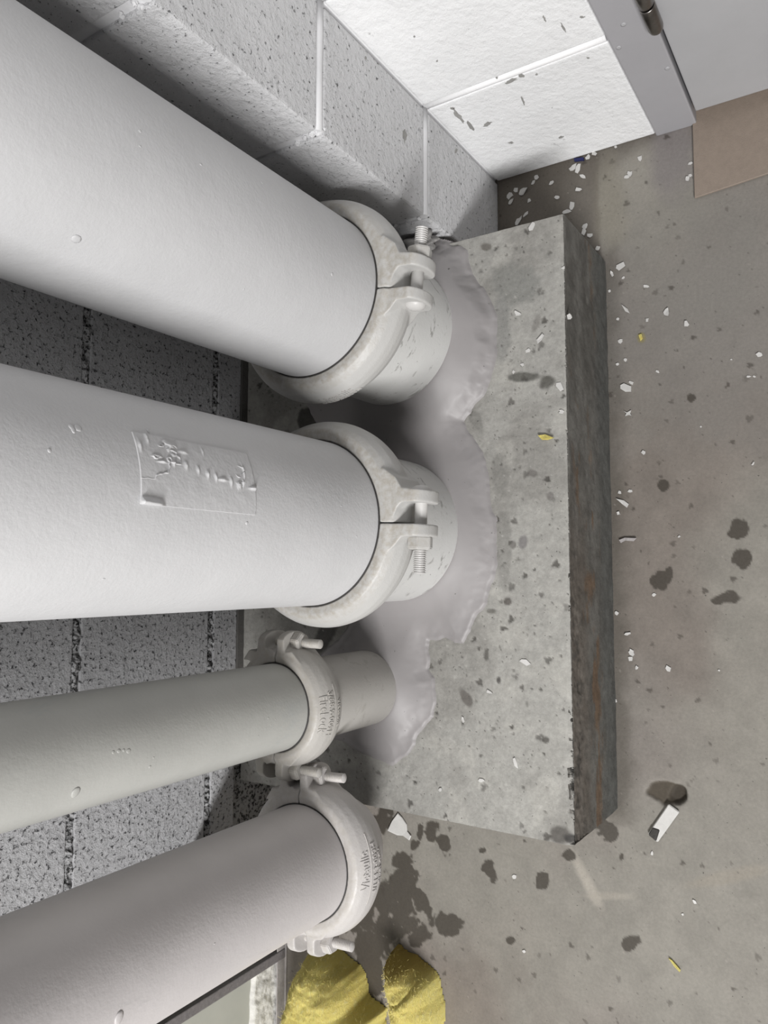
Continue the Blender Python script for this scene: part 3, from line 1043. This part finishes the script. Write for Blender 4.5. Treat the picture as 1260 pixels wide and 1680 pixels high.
#          rb     ro     g     th    tk    bolt_r  rot(deg from -Y front)
CP = {1: (.032, .046, .020, .012, 1.0, .0063, -6), 2: (.033, .047, .020, .012, 1.0, .0063, -2),
      3: (.0205, .033, .015, .010, .80, .0048, 0), 4: (.0245, .038, .015, .010, .88, .0048, 4)}
for k, (cx, cy, r, zt) in PIPES.items():
    rb, ro, g, th, tk, br, rot = CP[k]
    w = WID[k]
    zc = zt - w / 2
    big_ = k < 3
    # local x = split axis, local y = bolt axis t (arched half at +y)
    # large couplings split towards the viewer: local -x -> world -Y ... local x axis = world (0,-1), local y = world (+1,0)
    rz = math.radians(rot) + (-math.pi / 2 if big_ else 0)
    root = empty('pipe_coupling', (cx, cy, zc), rz)
    tag(root, CLABEL[k], 'coupling', 'grooved pipe couplings')
    mat = M['iron1'] if big_ else M['iron%d' % k]
    ha = obj('housing_half', half_mesh(r, w, rb, ro, g, th, 1, tk), mat, root)
    hb_ = obj('housing_half', half_mesh(r, w, rb, ro, g, th, -1, tk), mat, root)
    bm = bmesh.new()
    lathe(bm, [(r - .001, -w / 2 + .0005), (r + .0013, -w / 2 + .0005), (r + .0013, w / 2 - .0006), (r - .001, w / 2 - .0006)], 96, caps=False)
    obj('gasket', bm_mesh('gasket', bm), M['gasket'], root)
    nut_plus = (k == 1)                                # the pipe by the pier has its nut on the arched side
    for side in (1, -1):
        if nut_plus:
            th0, te, tn, s = -th, g + th + .033, g + th, 1
        elif big_:
            th0, te, tn, s = g + th, -th - .036, -th, -1
        else:
            th0, te, tn, s = g + th, -th - .034, -th, -1
        b = obj('bolt', bolt_mesh(br, th0, te, br * 1.75), M['bolt'] if big_ else mat, root)
        b.location = (side * (r + rb), 0, 0)
        n = obj('nut', nut_mesh(br * (3.5 if big_ else 4.1), br * (2.1 if big_ else 2.3), tn - s * .0006, s, .2 if side > 0 else .5), M['iron1'] if big_ else mat, root)
        n.location = (side * (r + rb), 0, 0)
    # cast lettering on the housing, in the world frame of the coupling
    hw = w / 2
    pz = [-hw, -hw * .68, -hw * .32, 0, hw * .32, hw * .68, hw]
    pq = [.012 * tk, .0185 * tk, .0225 * tk, .0235 * tk, .0225 * tk, .0185 * tk, .012 * tk]
    r_at = lambda zz_, r=r, pz=pz, pq=pq: r + float(np.interp(zz_, pz, pq)) - .0006
    half = hb_
    if k == 3:
        lines = [('FireLock', .0112, .0145, True), ('3/88.9-009H', .0090, .0060, True), ('Victaulic', .0085, -.0072, True)]
        ru = (-.50, .42, -.0008)
        az0 = -.05
    elif k == 4:
        lines = [('Victaulic', .0112, .0135, False), ('4/114.3-009H', .0088, .0010, False), ('FireLock', .0095, -.0075, False)]
        ru = (-.40, .50, .0072)
        az0 = .05
    elif k == 1:
        lines = [('Victaulic', .0115, .004, False), ('6/168.3-009H', .0095, -.007, False)]
        ru = None
        az0 = math.radians(-78)
    else:
        lines = []
        ru = None
    inv_r = Matrix.Rotation(-rz, 4, 'Z')
    for s, size, zo, fl in lines:
        me = text_mesh(s, size, r_at, zc, az0, fl, zo)
        me.transform(inv_r)
        obj('lettering', me, mat, half)
    if ru:
        me = rule_mesh(r_at, ru[0], ru[1], ru[2])
        me.transform(inv_r)
        obj('raised_rule', me, mat, half)

# ------------------------------------------------------------------ fire sealant around the stubs
PUT = [(741, 399), (757, 402), (768, 420), (778, 447), (794, 470), (806, 490), (817, 520), (817, 560), (814, 590), (803, 622), (790, 650), (770, 682), (762, 692), (768, 704), (782, 728), (797, 758), (801, 790), (804, 820),
       (812, 850), (818, 885), (816, 925), (806, 960), (795, 990), (778, 1020), (757, 1055), (742, 1058), (730, 1048), (708, 1052), (703, 1075), (704, 1100), (714, 1110), (716, 1150), (712, 1178), (700, 1190), (690, 1205), (672, 1235),
       (652, 1256), (625, 1250), (598, 1240), (575, 1228), (548, 1212), (520, 1190), (500, 1150), (502, 1100), (530, 1065), (552, 1048), (572, 1020), (520, 980), (500, 900), (505, 800), (530, 730), (515, 690), (490, 640), (480, 560), (520, 450), (600, 400), (690, 392)]
Pw = np.array([on_z(x, y, HP + .002)[:2] for x, y in PUT])
gx = np.arange(Pw[:, 0].min() - .012, Pw[:, 0].max() + .012, .0013)
gy = np.arange(Pw[:, 1].min() - .012, Pw[:, 1].max() + .012, .0013)
X, Y = np.meshgrid(gx, gy, indexing='ij')
wx_, wy_ = warp(X, Y, .0045, 45, 201)
sd = seg_sdf(wx_, wy_, Pw) + .0015 * (fbm(X, Y, 150, 3, 205) - .5)
h = .0050 * sstep(-.0022, .0045, sd) + .004 * sstep(0, .03, sd)
for k, fh, fl in ((1, .030, .030), (2, .016, .022), (3, .014, .018)):
    cx, cy, r, _ = PIPES[k]
    d = np.clip(np.hypot(X - cx, Y - cy) - r, 0, None)
    h += sstep(-.001, .02, sd) * fh * np.exp(-(d / fl) ** 1.3)
# trowel drag marks and dents
h += sstep(0, .006, sd) * (.0030 * (fbm(X, Y, 14, 3, 206) - .5) + .0004 * (fbm(X * .6, Y * 1.6, 50, 2, 207) - .5))
zt_ = HP - .0022 + h
inside = np.zeros(X.shape, bool)
for k in (1, 2, 3):
    cx, cy, r, _ = PIPES[k]
    inside |= np.hypot(X - cx, Y - cy) < r - .004
keep = (sd > -.004) & ~inside
keep &= X < PXA + .0
mk = keep[:-1, :-1] & keep[1:, :-1] & keep[1:, 1:] & keep[:-1, 1:]
me = grid_mesh('fire_sealant', np.stack([X, Y, zt_], -1), mk)
tag(obj('fire_sealant', me, M['putty']), 'smeared mauve grey fire sealant around the pipe stubs on the plinth', 'sealant')

# ------------------------------------------------------------------ yellow insulation pieces
def wool_mat():
    m, nt, b = new_mat('yellow_glass_wool', .9, .1)
    co = coords(nt, (1, 2.2, 1.0))
    n1 = noise(nt, co, 120, 5, .7, .8)
    n2 = noise(nt, coords(nt), 16, 4, .6)
    n3 = noise(nt, coords(nt, (1.0, 5, 1.5)), 260, 5, .75, 1.2)
    c = mix(nt, ramp(nt, n2, [(0.35, 0.0), (0.68, 1.0)]), (.92, .80, .27), (.84, .70, .21))
    c = mix(nt, ramp(nt, n1, [(0.52, 0.0), (0.72, .75)]), c, (.90, .82, .40))
    c = mix(nt, ramp(nt, n3, [(0.56, 0.0), (0.74, .4)]), c, (.58, .44, .14))
    at = N(nt, 'ShaderNodeAttribute', attribute_name='cut')
    c = mix(nt, math_n(nt, 'MULTIPLY', at.outputs['Fac'], .8), c, (.42, .29, .075))
    nt.links.new(c, b.inputs['Base Color'])
    b.inputs['Subsurface Weight'].default_value = .15
    b.inputs['Subsurface Radius'].default_value = (.006, .004, .001)
    b.inputs['Subsurface Scale'].default_value = .5
    ch = bump(nt, b, n3, .8, .004)
    bump(nt, b, n1, .6, .003, ch)
    return m


M['wool'] = wool_mat()
mfib, nt_, b_ = new_mat('pale_fibre', .7, .2)
b_.inputs['Base Color'].default_value = (.85, .74, .28, 1)


def wool(name, outline, height, seed, label, domed=1.0, lean=0.0, cut=None):
    P = np.array(outline)
    lo, hi = P.min(0) - .012, P.max(0) + .012
    st = .0022
    X, Y = np.meshgrid(np.arange(lo[0], hi[0], st), np.arange(lo[1], hi[1], st), indexing='ij')
    wx, wy = warp(X, Y, .006, 35, seed)
    sd = seg_sdf(wx, wy, P)
    keep = sd > 0
    w = .035
    prof = np.where(sd > 0, np.sqrt(np.clip(1 - (1 - np.clip(sd / w, 0, 1)) ** 2.2, 0, 1)), 0)
    c = P.mean(0)
    Hh = height * (1 - domed * .22 * (((X - c[0]) / .1) ** 2 + ((Y - c[1]) / .1) ** 2)) + lean * (Y - c[1])
    Hh = np.clip(Hh, .03, None)
    Z = prof * Hh * (1 + .22 * (fbm(X, Y, 22, 4, seed + 3) - .5)) + prof * .008 * (fbm(X * 3, Y, 60, 3, seed + 5) - .5)
    # layered folds
    Z -= prof * .006 * sstep(.02, .0, np.abs(fbm(X, Y, 11, 2, seed + 7) - .52))
    Z += prof * .0025 * (fbm(X * 4, Y, 150, 3, seed + 11) - .5)
    m_ = keep[:-1, :-1] | keep[1:, :-1] | keep[1:, 1:] | keep[:-1, 1:]
    me = grid_mesh(name, np.stack([X - c[0], Y - c[1], Z], -1), m_)
    vx = np.empty(len(me.vertices) * 3, np.float32)
    me.vertices.foreach_get('co', vx)
    vx = vx.reshape(-1, 3)
    if cut:
        edge_x = np.where(vx[:, 1] > cut[0], cut[1], -9)
        set_attr(me, 'cut', sstep(edge_x - .012, edge_x + .004, vx[:, 0] + .012 * (fbm(vx[:, 0], vx[:, 1], 60, 3, 9) - .5)) * (edge_x > -1))
    else:
        set_attr(me, 'cut', np.zeros(len(vx)))
    root = empty(name, (c[0], c[1], 0.0008))
    tag(root, label, 'insulation', 'yellow insulation scraps')
    obj('wool_body', me, M['wool'], root)
    rnd = random.Random(seed)
    ii, jj = np.where(keep)
    bm = bmesh.new()
    for q in range(2600):
        t = rnd.randrange(len(ii))
        i, j = ii[t], jj[t]
        p = Vector((X[i, j] - c[0], Y[i, j] - c[1], Z[i, j] - .0006))
        d = Vector((rnd.gauss(0, 1), rnd.gauss(0, .5), rnd.random() * .7)).normalized() * rnd.uniform(.0015, .005)
        d2 = Vector((rnd.gauss(0, 1), rnd.gauss(0, 1), rnd.gauss(0, .6) - .3)).normalized() * rnd.uniform(.001, .004)
        sd_ = d.cross(Vector((0, 0, 1))).normalized() * .00013
        pts = [p, p + d * .6 + Vector((0, 0, .0008)), p + d + d2]
        vs = [(bm.verts.new(a - sd_), bm.verts.new(a + sd_)) for a in pts]
        for a, b in zip(vs, vs[1:]): bm.faces.new((a[0], a[1], b[1], b[0]))
    fo = obj('loose_fibres', bm_mesh('loose_fibres', bm), mfib, root)
    fo['kind'] = 'stuff'
    return root


pw = lambda lst: [tuple(on_z(x, y, z)[:2]) for x, y, z in lst]
wool('glass_wool', pw([(458, 1700, .06), (466, 1650, .05), (480, 1604, .045), (500, 1570, .04), (530, 1560, .03), (562, 1560, .0), (592, 1582, 0), (604, 1606, 0), (609, 1632, 0), (636, 1656, 0), (634, 1690, 0), (610, 1800, 0), (455, 1800, .05)]), .085, 501, 'rounded yellow glass wool scrap against the steel track', .5)
wool('glass_wool', pw([(629, 1568, .04), (660, 1564, .01), (700, 1582, 0), (722, 1603, 0), (730, 1640, 0), (727, 1700, 0), (722, 1800, 0), (655, 1800, .04), (648, 1690, .04), (637, 1650, .04), (633, 1610, .04)]), .075, 521, 'squarer yellow glass wool scrap with a brown cut edge', .3, .1, cut=(-.2, .052))

# ------------------------------------------------------------------ chips, flakes and small litter
def shard(name, c, size, seed, mat, thick=.0008, stretch=1.0, ang=None, curl=0.0, pts=None):
    rnd = random.Random(seed)
    n = rnd.randint(5, 8)
    bm = bmesh.new()
    a0 = rnd.random() * 6.28 if ang is None else ang
    loop = []
    for k in range(n):
        a = 2 * math.pi * k / n + rnd.uniform(-.25, .25)
        q = size * rnd.uniform(.5, 1.1)
        x, y = q * math.cos(a) * stretch, q * math.sin(a)
        loop.append((x * math.cos(a0) - y * math.sin(a0), x * math.sin(a0) + y * math.cos(a0)))
    if pts: loop = pts
    bot = [bm.verts.new((x, y, curl * (x * x + y * y) / max(size, 1e-4))) for x, y in loop]
    topv = [bm.verts.new((x * .95, y * .95, thick + curl * (x * x + y * y) / max(size, 1e-4))) for x, y in loop]
    m = len(loop)
    bm.faces.new(bot[::-1])
    bm.faces.new(topv)
    for k in range(m): bm.faces.new((bot[k], bot[(k + 1) % m], topv[(k + 1) % m], topv[k]))
    bmesh.ops.recalc_face_normals(bm, faces=bm.faces)
    o = obj(name, bm_mesh(name, bm), mat)
    o.location = c
    return o


MM = 1 / 950.0                                        # metres per photograph pixel on the floor, roughly
FL = [(1018, 560, 5), (1014, 524, 3), (1036, 628, 3), (1017, 808, 4), (1026, 590, 3), (1014, 598, 3), (1034, 806, 3), (1015, 842, 3),
      (1057, 742, 4), (1012, 1006, 4), (1030, 1040, 3), (1036, 1070, 6), (1034, 1080, 4), (1096, 1097, 5), (1017, 437, 6), (1023, 456, 3), (1000, 478, 3), (1005, 450, 3), (1060, 470, 3), (1062, 525, 3),
      (980, 408, 5), (960, 372, 5), (958, 380, 4), (968, 386, 4), (836, 322, 7), (846, 312, 7), (858, 316, 6), (868, 330, 4), (838, 332, 4), (880, 292, 5), (875, 300, 4), (852, 362, 5), (862, 352, 4), (938, 340, 7), (930, 348, 4),
      (940, 275, 6), (948, 276, 6), (956, 290, 4), (965, 258, 5), (975, 252, 4), (1010, 242, 3), (1034, 285, 4), (1028, 290, 3), (1050, 260, 4), (1132, 288, 4), (1128, 294, 5), (1133, 268, 4), (950, 312, 4), (905, 300, 4), (915, 325, 4),
      (1247, 582, 4), (1228, 618, 2), (1238, 618, 2), (1200, 590, 2), (1126, 532, 4), (1094, 512, 5), (1079, 610, 2), (1073, 976, 3), (1006, 1190, 2), (1010, 1150, 3), (1140, 1480, 3), (1120, 1500, 2), (844, 1438, 5), (860, 1560, 3),
      (1045, 1095, 3), (1070, 1400, 2), (1150, 700, 2), (1180, 1100, 2), (1115, 880, 2), (1236, 760, 2)]
for i, (px, py, s) in enumerate(FL):
    c = on_z(px, py, 0)
    o = shard('paint_flake', (c[0], c[1], .0003), s * MM * .8, 900 + i, M['flake'], .0007, random.choice((1, 1.3, 1.9)), curl=random.choice((0, .12, .25)))
    if px < 990 and py < 420: lab, grp = 'tiny white paint flake in the dark brown corner between pier, white wall and plinth', 'paint flakes in the corner'
    elif py < 300: lab, grp = 'tiny white paint flake on the floor close to the brown hardboard', 'paint flakes by the door'
    elif px < 1068 and py < 1200: lab, grp = 'tiny white paint flake scattered along the foot of the plinth front', 'paint flakes along the plinth'
    else: lab, grp = 'tiny white paint flake lying out on the open floor', 'paint flakes on the open floor'
    tag(o, lab, 'paint flake', grp)
PF = [(862, 1085, 5), (790, 1280, 3), (935, 520, 4), (850, 515, 4), (843, 610, 3), (917, 634, 5), (874, 371, 5), (887, 556, 4), (867, 575, 3), (925, 440, 3), (922, 676, 3), (803, 1135, 3), (846, 1252, 4), (760, 1180, 3), (723, 1295, 3), (858, 598, 3)]
for i, (px, py, s) in enumerate(PF):
    c = on_z(px, py, HP)
    o = shard('paint_flake', (c[0], c[1], HP + .0004), s * MM * .85, 1100 + i, M['flake'], .0007, random.choice((1, 1.5, 2.0)), curl=random.choice((0, .15)))
    tag(o, 'tiny white paint flake lying on top of the plinth', 'paint flake', 'paint flakes on the plinth')


def px_shape(name, pxs, z, mat, thick, label, cat, group=None, curl=0.0):
    P = np.array([on_z(x, y, z)[:2] for x, y in pxs])
    c = P.mean(0)
    o = shard(name, (c[0], c[1], z + .0004), .01, 5, mat, thick, pts=[tuple(p - c) for p in P], curl=curl)
    return tag(o, label, cat, group)


px_shape('paint_flake', [(1018, 632), (1024, 629), (1036, 634), (1036, 643), (1026, 643), (1018, 638)], 0, M['flake'], .001, 'largest white paint flake in front of the plinth, oblong', 'paint flake', 'paint flakes on the floor', .1)
px_shape('paint_flake', [(1023, 674), (1029, 677), (1036, 673), (1034, 679), (1037, 682), (1031, 681), (1026, 683), (1028, 678)], 0, M['flake'], .001, 'star shaped white paint flake just left of the oblong one', 'paint flake', 'paint flakes on the floor', .1)
px_shape('paint_flake', [(1011, 818), (1024, 821), (1032, 827), (1029, 833), (1022, 828)], 0, M['flake'], .001, 'pointed wedge shaped white flake midway along the plinth front', 'paint flake', 'paint flakes on the floor', .1)
px_shape('paint_flake', [(1020, 500), (1030, 507), (1034, 515), (1026, 511)], 0, M['flake'], .001, 'thin slanted white flake near the right end of the plinth', 'paint flake', 'paint flakes on the floor', .15)
px_shape('paint_flake', [(1016, 886), (1026, 882), (1045, 883), (1040, 888), (1026, 887), (1019, 891)], 0, M['track'], .002, 'curled grey paint sliver at the foot of the plinth', 'paint flake', 'paint flakes on the floor', .08)
px_shape('paper_scrap', [(654, 1333), (661, 1341), (668, 1352), (669, 1363), (676, 1371), (673, 1378), (662, 1371), (652, 1370), (637, 1362), (641, 1352), (644, 1346)], 0, M['flake'], .001, 'torn white triangular chip on the floor beside the wet splash', 'scrap', None, .04)
px_shape('wool_tuft', [(884, 715), (896, 713), (911, 719), (900, 722), (890, 722)], HP, M['wool'], .002, 'small yellow wool tuft on top of the plinth', 'tuft', None, .2)
px_shape('wool_tuft', [(1097, 1570), (1103, 1574), (1117, 1590), (1116, 1594), (1106, 1584)], 0, M['wool'], .0015, 'thin yellow wool sliver on the open floor', 'tuft', None, .1)
px_shape('wool_tuft', [(1048, 550), (1053, 548), (1055, 556), (1051, 560)], 0, M['wool'], .0015, 'tiny yellow wool speck on the floor near the plinth', 'tuft', None, .1)
M['blue'] = plain_mat('dark_blue_plastic', (.012, .016, .09), .45)
px_shape('plastic_scrap', [(942, 261), (958, 259), (959, 264), (943, 266)], 0, M['blue'], .002, 'small dark blue plastic scrap at the foot of the white wall', 'scrap')

# label tag with a blackened end leaning on the floor
M['charred'] = plain_mat('blackened_paper', (.05, .046, .042), .7, 0, 400, .5, .5)
tg = [on_z(x, y, .003) for x, y in [(1097, 1319), (1115, 1332), (1079, 1382), (1063, 1368)]]
te = [on_z(x, y, .003) for x, y in [(1071, 1357), (1083, 1361), (1077, 1380), (1064, 1369)]]
c = sum(tg) / 4


def slab(name, quad, th, mat, parent):
    bm = bmesh.new()
    vs = [bm.verts.new(Vector(p) - Vector((c[0], c[1], 0))) for p in quad]
    for v in vs: v.co.z = .001
    f = bm.faces.new(vs)
    ex = bmesh.ops.extrude_face_region(bm, geom=[f])
    for g in ex['geom']:
        if isinstance(g, bmesh.types.BMVert): g.co.z += th
    bmesh.ops.recalc_face_normals(bm, faces=bm.faces)
    bmesh.ops.bevel(bm, geom=list(bm.edges), offset=.0008, segments=2, affect='EDGES')
    return obj(name, bm_mesh(name, bm), mat, parent)


rt = empty('paper_tag', (c[0], c[1], 0))
tag(rt, 'white strip of card with a blackened end beside the rusty hole', 'card')
slab('card', tg, .003, M['flake'], rt)
slab('blackened_end', te, .0040, M['charred'], rt)

# crumbled mortar lumps between the pier and the largest pipe
M['rubble'] = plain_mat('grey_mortar_crumb', (.33, .32, .31), .9, 0, 300, .9, .35)
for i, (x, y, z, s, lab) in enumerate([(.366, -.020, HP + .016, .021, 'rough mortar lump wedged deepest between pipe and pier'), (.368, -.075, HP + .013, .017, 'crumbled mortar lump behind the coupling by the pier'),
                                       (.368, -.300, HP + .012, .015, 'small square mortar block at the pier foot beside the bolt'), (.366, -.135, HP + .012, .015, 'mortar crumb on the plinth midway along the pier side')]):
    bm = bmesh.new()
    bmesh.ops.create_icosphere(bm, subdivisions=4, radius=1.0)
    for v in bm.verts:
        p = v.co.copy()
        f = 1 + .35 * math.sin(3.1 * p.x + i) * math.cos(2.7 * p.y + 2 * i) + .22 * math.sin(7 * p.z + 5 * p.x + i)
        v.co = Vector((p.x * s * .62, p.y * s * 1.25, p.z * s)) * f
    zmin = min(v.co.z for v in bm.verts)
    o = obj('mortar_lump', bm_mesh('mortar_lump', bm), M['rubble'])
    o.location = (x, y, HP - zmin - .0015)
    tag(o, lab, 'mortar', 'crumbled mortar')
